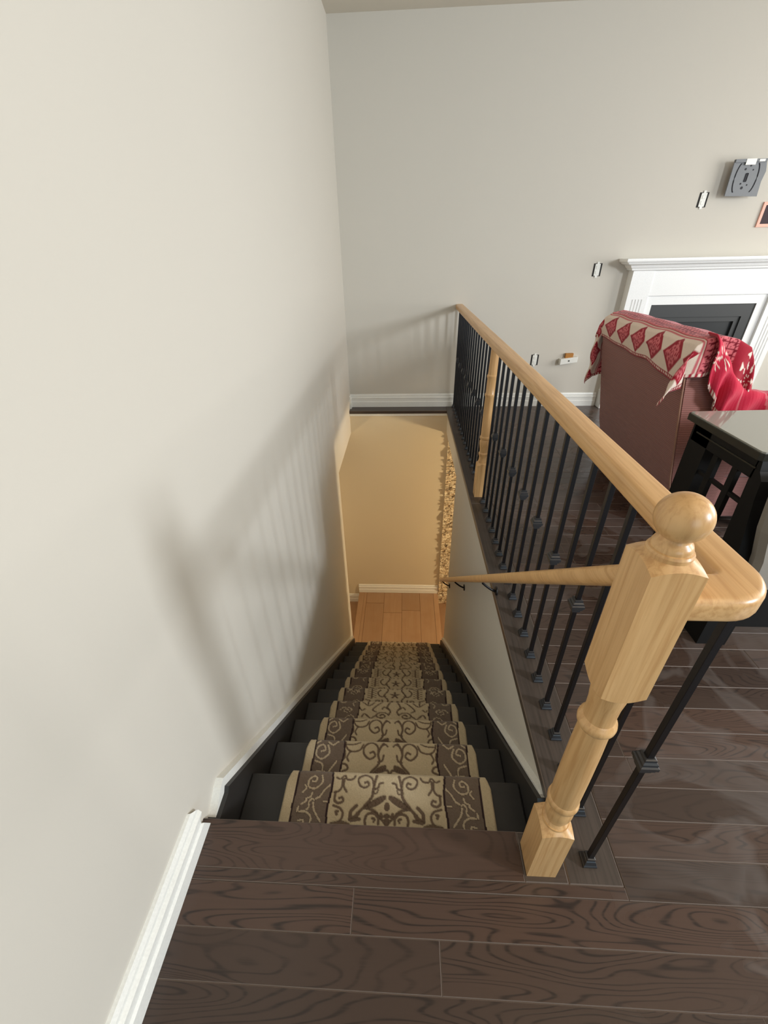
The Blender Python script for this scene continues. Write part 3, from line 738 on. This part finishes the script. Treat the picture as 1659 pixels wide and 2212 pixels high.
# tv bracket
tv = thing('tv_wall_bracket', 'grey metal wall bracket plate with curved slots high above the mantel', 'bracket', (2.51, YB, 1.72)); O = (2.51, YB, 1.72)
M_gry = plain('grey_powder_coat', srgb(118, 121, 124), 0.5, metal=0.0)
M_slot = plain('slot_dark', srgb(34, 34, 40), 0.7)
ty = YB-0.066
pts = [(2.397, 1.618), (2.632, 1.612), (2.625, 1.70), (2.634, 1.76), (2.612, 1.832), (2.390, 1.832)]
child(prism(pts, ty, ty+0.010, 'y'), 'plate', M_gry, tv, O)
child(bbox(2.44, 2.58, ty+0.010, YB, 1.64, 1.81), 'standoff', M_gry, tv, O)
bm = bmesh.new(); box(bm, 2.392, 2.612, ty-0.010, ty, 1.814, 1.832); child(bm, 'top_lip', M_gry, tv, O)
for sgn in (-1, 1):
    pth = [(2.505+sgn*(0.052+0.028*math.sin(a)), ty-0.0005, 1.725+0.088*math.cos(a)) for a in np.linspace(0.35 if sgn > 0 else 0.35, 2.9, 10)]
    o = child(tube(pth, 0.0035, 6), 'curved_slot', M_slot, tv, O)
child(bbox(2.497, 2.515, ty-0.001, ty, 1.700, 1.752, 0.004), 'slot', M_slot, tv, O)
for (x, z, r) in ((2.500, 1.665, .009), (2.482, 1.690, .006), (2.530, 1.682, .005), (2.484, 1.775, .007), (2.515, 1.795, .006), (2.540, 1.77, .005)):
    child(tube([(x, ty+0.001, z), (x, ty-0.0012, z)], r, 10), 'hole', M_slot, tv, O)
child(bbox(2.465, 2.535, ty-0.012, ty-0.010, 1.798, 1.833), 'white_sticker', plain('sticker', srgb(250, 250, 240), 0.5), tv, O)
child(bbox(2.555, 2.595, ty-0.012, ty-0.010, 1.815, 1.829), 'white_sticker', bpy.data.materials['sticker'], tv, O)

# ------------------------------------------------------------------ armchair
def ribbed():
    t = NT('maroon_ribbed_upholstery', 0.8, 0.3); tc = t.n.new('ShaderNodeTexCoord'); s = t.n.new('ShaderNodeSeparateXYZ'); t.link(tc.outputs['Object'], s.inputs[0])
    wv = t.math('SINE', t.math('MULTIPLY', s.outputs[2], 2*math.pi/0.009)); n = t.noise(t.coords(), 350, 2)
    f = t.math('ADD', t.math('MULTIPLY', wv, 0.5), 0.5)
    c = t.mix(f, srgb(138, 86, 77), srgb(166, 114, 106)); t.color(t.mix(t.math('MULTIPLY', n, 0.4), c, srgb(120, 74, 66)))
    t.bump(f, 0.6, 0.002); t.b.inputs['Sheen Weight'].default_value = 0.3; return t.m
M_rib = ribbed()
ac = thing('armchair', 'high-backed maroon ribbed armchair seen from behind by the fireplace', 'armchair', (1.75, 2.41, 0)); AO = (1.75, 2.41, 0)
cy0, cy1 = 1.95, 2.875
prof = [(1.425, 0.06), (1.352, 0.30), (1.268, 0.70), (1.243, 0.83), (1.240, 0.89), (1.256, 0.930), (1.290, 0.955), (1.345, 0.962), (1.41, 0.952), (1.47, 0.92), (1.505, 0.86), (1.62, 0.42), (1.62, 0.06)]
bm = prism(prof, cy0, cy1, 'y'); bmesh.ops.bevel(bm, geom=[e for e in bm.edges if abs(e.verts[0].co.y-e.verts[1].co.y) < 1e-6], offset=0.008, segments=2, affect='EDGES')
o = child(bm, 'backrest', M_rib, ac, AO); smooth_by_angle(o, 50)
for a in (cy0+0.001, cy1-0.141):
    o = child(bbox(1.585, 2.15, a, a+0.14, 0.30, 0.66, 0.03, 3), 'arm', M_rib, ac, AO)
child(bbox(1.60, 2.13, cy0+0.02, cy1-0.02, 0.06, 0.30, 0.01), 'base', M_rib, ac, AO)
child(bbox(1.60, 2.12, cy0+0.145, cy1-0.145, 0.30, 0.47, 0.03, 3), 'seat_cushion', M_rib, ac, AO)
for (x, y) in ((1.47, cy0+0.05), (1.47, cy1-0.05), (2.08, cy0+0.05), (2.08, cy1-0.05)):
    child(bbox(x-0.025, x+0.025, y-0.025, y+0.025, 0.0, 0.062), 'leg', M_iron, ac, AO)
# piping along the rear corner
pp = [(x-0.002, cy0-0.001, z) for x, z in prof[:5]]
child(tube(pp, 0.0035, 6), 'piping', plain('pale_piping', srgb(165, 125, 105), 0.7), ac, AO)

# ------------------------------------------------------------------ patterned blanket over the chair back
RED = np.array(srgb(158, 30, 48)); WHT = np.array(srgb(232, 212, 196)); PNK = np.array(srgb(214, 112, 118)); DRD = np.array(srgb(120, 18, 36))
def blanket_color(s, t):
    """s metres from hem towards the front, t metres along"""
    col = np.empty(s.shape+(3,)); col[:] = WHT
    col[s < 0.020] = RED; k = (s < 0.016) & (s > 0.005) & (np.abs(((t/0.017) % 1)-0.5) < 0.28); col[k] = WHT
    # diamonds
    P = 0.172; dx = np.abs(((t/P) % 1)-0.5)*P; c = 0.094; dy = np.abs(s-c); dd = dx/0.078+dy/0.074
    k = (dd < 1) & (s > 0.020) & (s < 0.17); col[k] = RED
    ang = np.arctan2(s-c, ((t/P) % 1-0.5)*P); rr = np.hypot(dx, dy)
    k2 = (dd < 0.74) & (np.sin(ang*8)+np.sin(rr*420) > -0.35); col[k2] = PNK
    k = (s > 0.168) & (s < 0.180); col[k] = PNK*0.9
    k = (s > 0.180) & (s < 0.186); col[k] = RED
    k = (s > 0.186) & (s < 0.330); col[k] = PNK
    q = np.sin((t)*2*math.pi/0.055)*np.sin((s-0.19)*2*math.pi/0.06)
    q2 = np.sin(t*2*math.pi/0.021+2*np.sin(s*90))*np.sin(s*2*math.pi/0.023)
    k = (s > 0.192) & (s < 0.324) & ((np.abs(q) < 0.13) | (q2 > 0.55)); col[k] = DRD
    k = (s > 0.200) & (s < 0.214) & (((t/0.03) % 1) < 0.3); col[k] = DRD
    k = (s > 0.322) & (s < 0.34); col[k] = RED
    # snowflakes on red
    k = s >= 0.34; col[k] = RED
    P2 = 0.26; tx = ((t/P2) % 1-0.5)*P2; sy = s-0.46; r = np.hypot(tx, sy); a = np.arctan2(sy, tx)
    k = (s >= 0.34) & (r < 0.10) & (np.abs(np.sin(a*4)) < 0.35+0.3*np.sin(r*150)) & (r > 0.012); col[k] = WHT
    return col
M_blank = vcol_mat('knitted_blanket_wool', 0.95, 500, 0.5, 0.002, 0.2)
def blanket():
    # cross-section path over the chair back: hem on rear face -> over the top -> front face
    cs = np.array([(1.252, 0.800), (1.243, 0.84), (1.232, 0.892), (1.248, 0.940), (1.287, 0.966), (1.345, 0.978), (1.41, 0.965), (1.475, 0.932), (1.515, 0.868), (1.57, 0.68), (1.60, 0.56)])
    seg = np.hypot(*np.diff(cs, axis=0).T); cum = np.r_[0, np.cumsum(seg)]
    ds = 0.0045; S = np.arange(0, cum[-1], ds); ta, tb = -0.165, (cy1-cy0)+0.39     # t=0 at near end of chair
    T = np.arange(ta, tb, ds); s, t = np.meshgrid(S, T, indexing='ij')
    x = np.interp(s, cum, cs[:, 0]); z = np.interp(s, cum, cs[:, 1])
    # hem wavers along the back and rises toward the far end
    L = cy1-cy0; y = cy0+t
    lift = 0.028*np.clip(t/L, 0, 1)+0.004*np.sin(t*9)
    zz = z.copy(); rear = np.clip(1-s/0.14, 0, 1)
    zz += rear*(lift-0.045*np.clip(1-t/0.35, 0, 1))
    P = np.stack([x, y, zz], -1)
    # near end: hang down the side
    e = np.clip(-t, 0, None); m = e > 0; rb = 0.02
    out = np.minimum(e, rb)
    fold = np.clip(0.20-s, 0, None)
    P[..., 1] = np.where(m, cy0-0.012*(1-np.exp(-e/0.01))-0.012*np.sin(s*40)*np.clip(e/0.1, 0, 1)-0.003, P[..., 1])
    P[..., 2] = np.where(m, zz-np.clip(e-0.01, 0, None), P[..., 2])
    # loose corner: the rear part swings outwards and drops lower
    P[..., 0] = np.where(m, P[..., 0]-fold*0.42*np.clip(e/0.15, 0, 1), P[..., 0])
    P[..., 2] = np.where(m, P[..., 2]+fold*0.42*np.clip(e/0.1, 0, 1)+0.05*np.clip(s-0.25, 0, 0.3)*np.clip(e/0.1, 0, 1), P[..., 2])
    # far end: hangs down beyond the chair
    e2 = np.clip(t-L, 0, None); m = e2 > 0
    P[..., 1] = np.where(m, cy1+0.014*(1-np.exp(-e2/0.01))+0.014*np.sin(s*36+1)*np.clip(e2/0.1, 0, 1)+0.004, P[..., 1])
    P[..., 2] = np.where(m, zz-np.clip(e2-0.01, 0, None), P[..., 2])
    P[..., 0] = np.where(m, P[..., 0]-np.clip(0.16-s, 0, None)*0.16*np.clip(e2/0.06, 0, 1)-0.006*np.sin(e2*40), P[..., 0])
    P[..., 2] = np.where(m, P[..., 2]+np.clip(0.18-s, 0, None)*0.45*np.clip(e2/0.1, 0, 1), P[..., 2])
    P[..., 2] += 0.003*np.sin(t*23+s*9)*((t > 0) & (t < L)); P[..., 0] -= 0.009*rear+0.003+0.0015*np.sin(t*31)*rear
    col = blanket_color(s, t-0.03)
    edge = (t > tb-0.02) | (t < ta+0.018)
    col[edge] = RED; k = edge & (np.abs(((s/0.017) % 1)-0.5) < 0.28) & ((t > tb-0.016) & (t < tb-0.005) | (t < ta+0.014) & (t > ta+0.004)); col[k] = WHT
    return P, col
P, c = blanket(); O = np.array([1.30, 2.41, 0.8])
bl = grid_mesh('blanket', P-O, c, M_blank, solid=0.004); bl.location = O
tag(bl, 'red and white knitted blanket with diamond border draped over the armchair back', 'blanket')

# red ribbed throw sliding down from the chair back over the near arm
def throw():
    R0, R1 = np.array(srgb(186, 30, 58)), np.array(srgb(206, 62, 84))
    # spine path along x (top edge) at y about 1.93, hanging sheet; outer path follows the photo's silhouette
    top = np.array([(1.30, 0.990), (1.36, 0.930), (1.41, 0.862), (1.455, 0.80), (1.50, 0.765), (1.58, 0.742), (1.70, 0.735), (1.90, 0.725), (2.05, 0.70)])
    cum = np.r_[0, np.cumsum(np.hypot(*np.diff(top, axis=0).T))]
    a = np.arange(0, cum[-1], 0.006); b = np.arange(-0.055, 0.30, 0.006); A, B = np.meshgrid(a, b, indexing='ij')
    x = np.interp(A, cum, top[:, 0]); z = np.interp(A, cum, top[:, 1])
    rumple = np.clip((A-0.2)/0.2, 0, 1)
    w = 0.016*np.sin(A*55+B*7+2*np.sin(B*9))+0.010*np.sin(A*23+2)
    P = np.empty(A.shape+(3,)); hang = np.clip(B, 0, None); over = np.clip(-B, 0, None)
    hl = np.interp(A, [0, .12, .22, .3, .5, 1], [.20, .22, .20, .26, .26, .26]); hang2 = hang*hl/0.30
    P[..., 0] = x+hang2*0.12*np.clip(1-A/0.3, 0, 1)-0.10*hang2*np.clip(1-np.abs(A-0.25)/0.15, 0, 1)
    P[..., 1] = cy0-0.022-0.020*(1-np.exp(-hang/0.02))-w*(0.35+0.65*np.clip(hang/0.1, 0, 1))*0.8+over
    P[..., 2] = z-hang2-np.clip(over-0.05, 0, 1)*0.25+w*0.25*rumple
    col = R0+(R1-R0)*(0.5+0.5*np.sin(A*2*math.pi/0.010))[..., None]*0.5
    d = np.abs(A-0.30) < 0.004; col[d] = PNK
    for q in (0.42, 0.50): col[np.abs(A-q-0.02*np.sin(B*10)) < 0.0045] = PNK
    # snowflake
    r = np.hypot(A-0.075, B-0.045); an = np.arctan2(B-0.045, A-0.075)
    k = (r < 0.055) & (np.abs(np.sin(an*3)) < 0.42) & (r > 0.008); col[k] = WHT
    r = np.hypot(A-0.02, B-0.13); an = np.arctan2(B-0.13, A-0.02); k = (r < 0.045) & (np.abs(np.sin(an*3)) < 0.42); col[k] = WHT
    hem = (hang2 > hl-0.022) & (A < 0.25); col[hem] = RED; k = hem & (np.abs(((A/0.017) % 1)-0.5) < 0.28); col[k] = WHT
    return P, col
P, c = throw(); O = np.array([1.55, 1.95, 0.7])
th = grid_mesh('throw', P-O, c, M_blank, solid=0.005); th.location = O
tag(th, 'crimson ribbed knit throw trailing over the near arm of the armchair', 'throw')

# ------------------------------------------------------------------ side table with dark lattice end
tb = thing('lattice_table', 'black wooden table with lattice end and glossy grey top beside the newel post', 'table', (1.6, 1.45, 0)); TO = (1.6, 1.45, 0)
M_blk = plain('black_stained_wood', srgb(13, 11, 9), 0.6, 0.3)
M_rim = plain('table_rim', srgb(36, 35, 29), 0.35)
t = NT('grey_glossy_top', 0.06, 0.6); t.color(srgb(150, 150, 142)); M_gtop = t.m
tx0, tx1, ty0, ty1 = 1.120, 2.25, 1.252, 1.662
bm = prism([(tx0, ty0+0.01), (tx0+0.01, ty0), (tx1, ty0), (tx1, ty1+0.05), (tx0+0.012, ty1), (tx0, ty1-0.012)], 0.722, 0.745, 'z')
child(bm, 'top_rim', M_rim, tb, TO)
child(prism([(tx0+0.006, ty0+0.014), (tx0+0.014, ty0+0.006), (tx1, ty0+0.006), (tx1, ty1+0.045), (tx0+0.016, ty1-0.006), (tx0+0.006, ty1-0.014)], 0.745, 0.7505, 'z'), 'glossy_top', M_gtop, tb, TO)
lx0, lx1 = 1.130, 1.185
child(bbox(lx0, lx0+0.022, 1.262, 1.605, 0.655, 0.722, 0.002), 'apron', M_blk, tb, TO)
child(bbox(lx0, tx1-0.05, 1.585, 1.605, 0.655, 0.722, 0.002), 'apron', M_blk, tb, TO)
child(bbox(lx0-0.004, lx0+0.004, 1.262, 1.58, 0.692, 0.697), 'apron_bead', M_rim, tb, TO)
for xx in (lx0, 2.15):
    child(prism([(1.613, 0.722), (1.503, 0.722), (1.507, 0.45), (1.515, 0.0), (1.60, 0.0), (1.610, 0.45)], xx, xx+0.05, 'x'), 'leg', M_blk, tb, TO)
    child(prism([(1.268, 0.722), (1.250, 0.722), (1.243, 0.690), (1.222, 0.665), (1.214, 0.60), (1.198, 0.53), (1.180, 0.45), (1.150, 0.20), (1.148, 0.0), (1.235, 0.0), (1.258, 0.45), (1.272, 0.66)], xx, xx+0.05, 'x'), 'leg', M_blk, tb, TO)
for yy in (1.435, 1.332): child(bbox(lx0+0.004, lx0+0.022, yy, yy+0.027, 0.12, 0.66, 0.001), 'slat', M_blk, tb, TO)
for za, ya, yb in ((0.652, 1.25, 1.44), (0.556, 1.25, 1.52), (0.10, 1.24, 1.52)): child(bbox(lx0+0.006, lx0+0.020, ya, yb, za, za+0.014, 0.001), 'cross_rail', M_blk, tb, TO)

# pale slipcovered chair tucked in beside the table
gc = thing('slipcovered_chair', 'pale grey slipcovered chair tucked against the near side of the black table', 'chair', (1.45, 1.2, 0)); GO_ = (1.45, 1.2, 0)
M_gray = plain('grey_linen', srgb(148, 141, 131), 0.9, nstr=0.3, nsc=500)
bm = bmesh.new()
def gsec(y, zs):
    return [bm.verts.new(p) for p in zs(y)]
R = []
for z, xl, xr, yc, th_ in ((0.30, 1.192, 1.66, 1.150, .05), (0.42, 1.172, 1.66, 1.145, .055), (0.53, 1.14, 1.66, 1.142, .055), (0.66, 1.118, 1.66, 1.14, .05), (0.71, 1.122, 1.655, 1.145, .045), (0.735, 1.145, 1.635, 1.145, .03)):
    R.append([bm.verts.new(p) for p in ((xl, yc-th_/2, z), (xr, yc-th_/2, z), (xr+0.008, yc, z), (xr, yc+th_/2, z), (xl, yc+th_/2, z), (xl-0.008, yc, z))])
for a, b in zip(R, R[1:]):
    for i in range(6): bm.faces.new((a[i], a[(i+1) % 6], b[(i+1) % 6], b[i]))
bm.faces.new(R[0][::-1]); bm.faces.new(R[-1])
o = child(bm, 'backrest', M_gray, gc, GO_); 
child(bbox(1.21, 1.64, 1.195, 1.245, 0.30, 0.46, 0.01), 'seat', M_gray, gc, GO_)
child(bbox(1.20, 1.66, 1.142, 1.19, 0.10, 0.298, 0.004), 'dark_lower_block', M_blk, gc, GO_)  # black block filling the dark area below the backrest
for x in (1.22, 1.62):
    for y in (1.155, 1.225): child(bbox(x-0.012, x+0.012, y-0.012, y+0.012, 0, 0.31), 'leg', M_blk, gc, GO_)
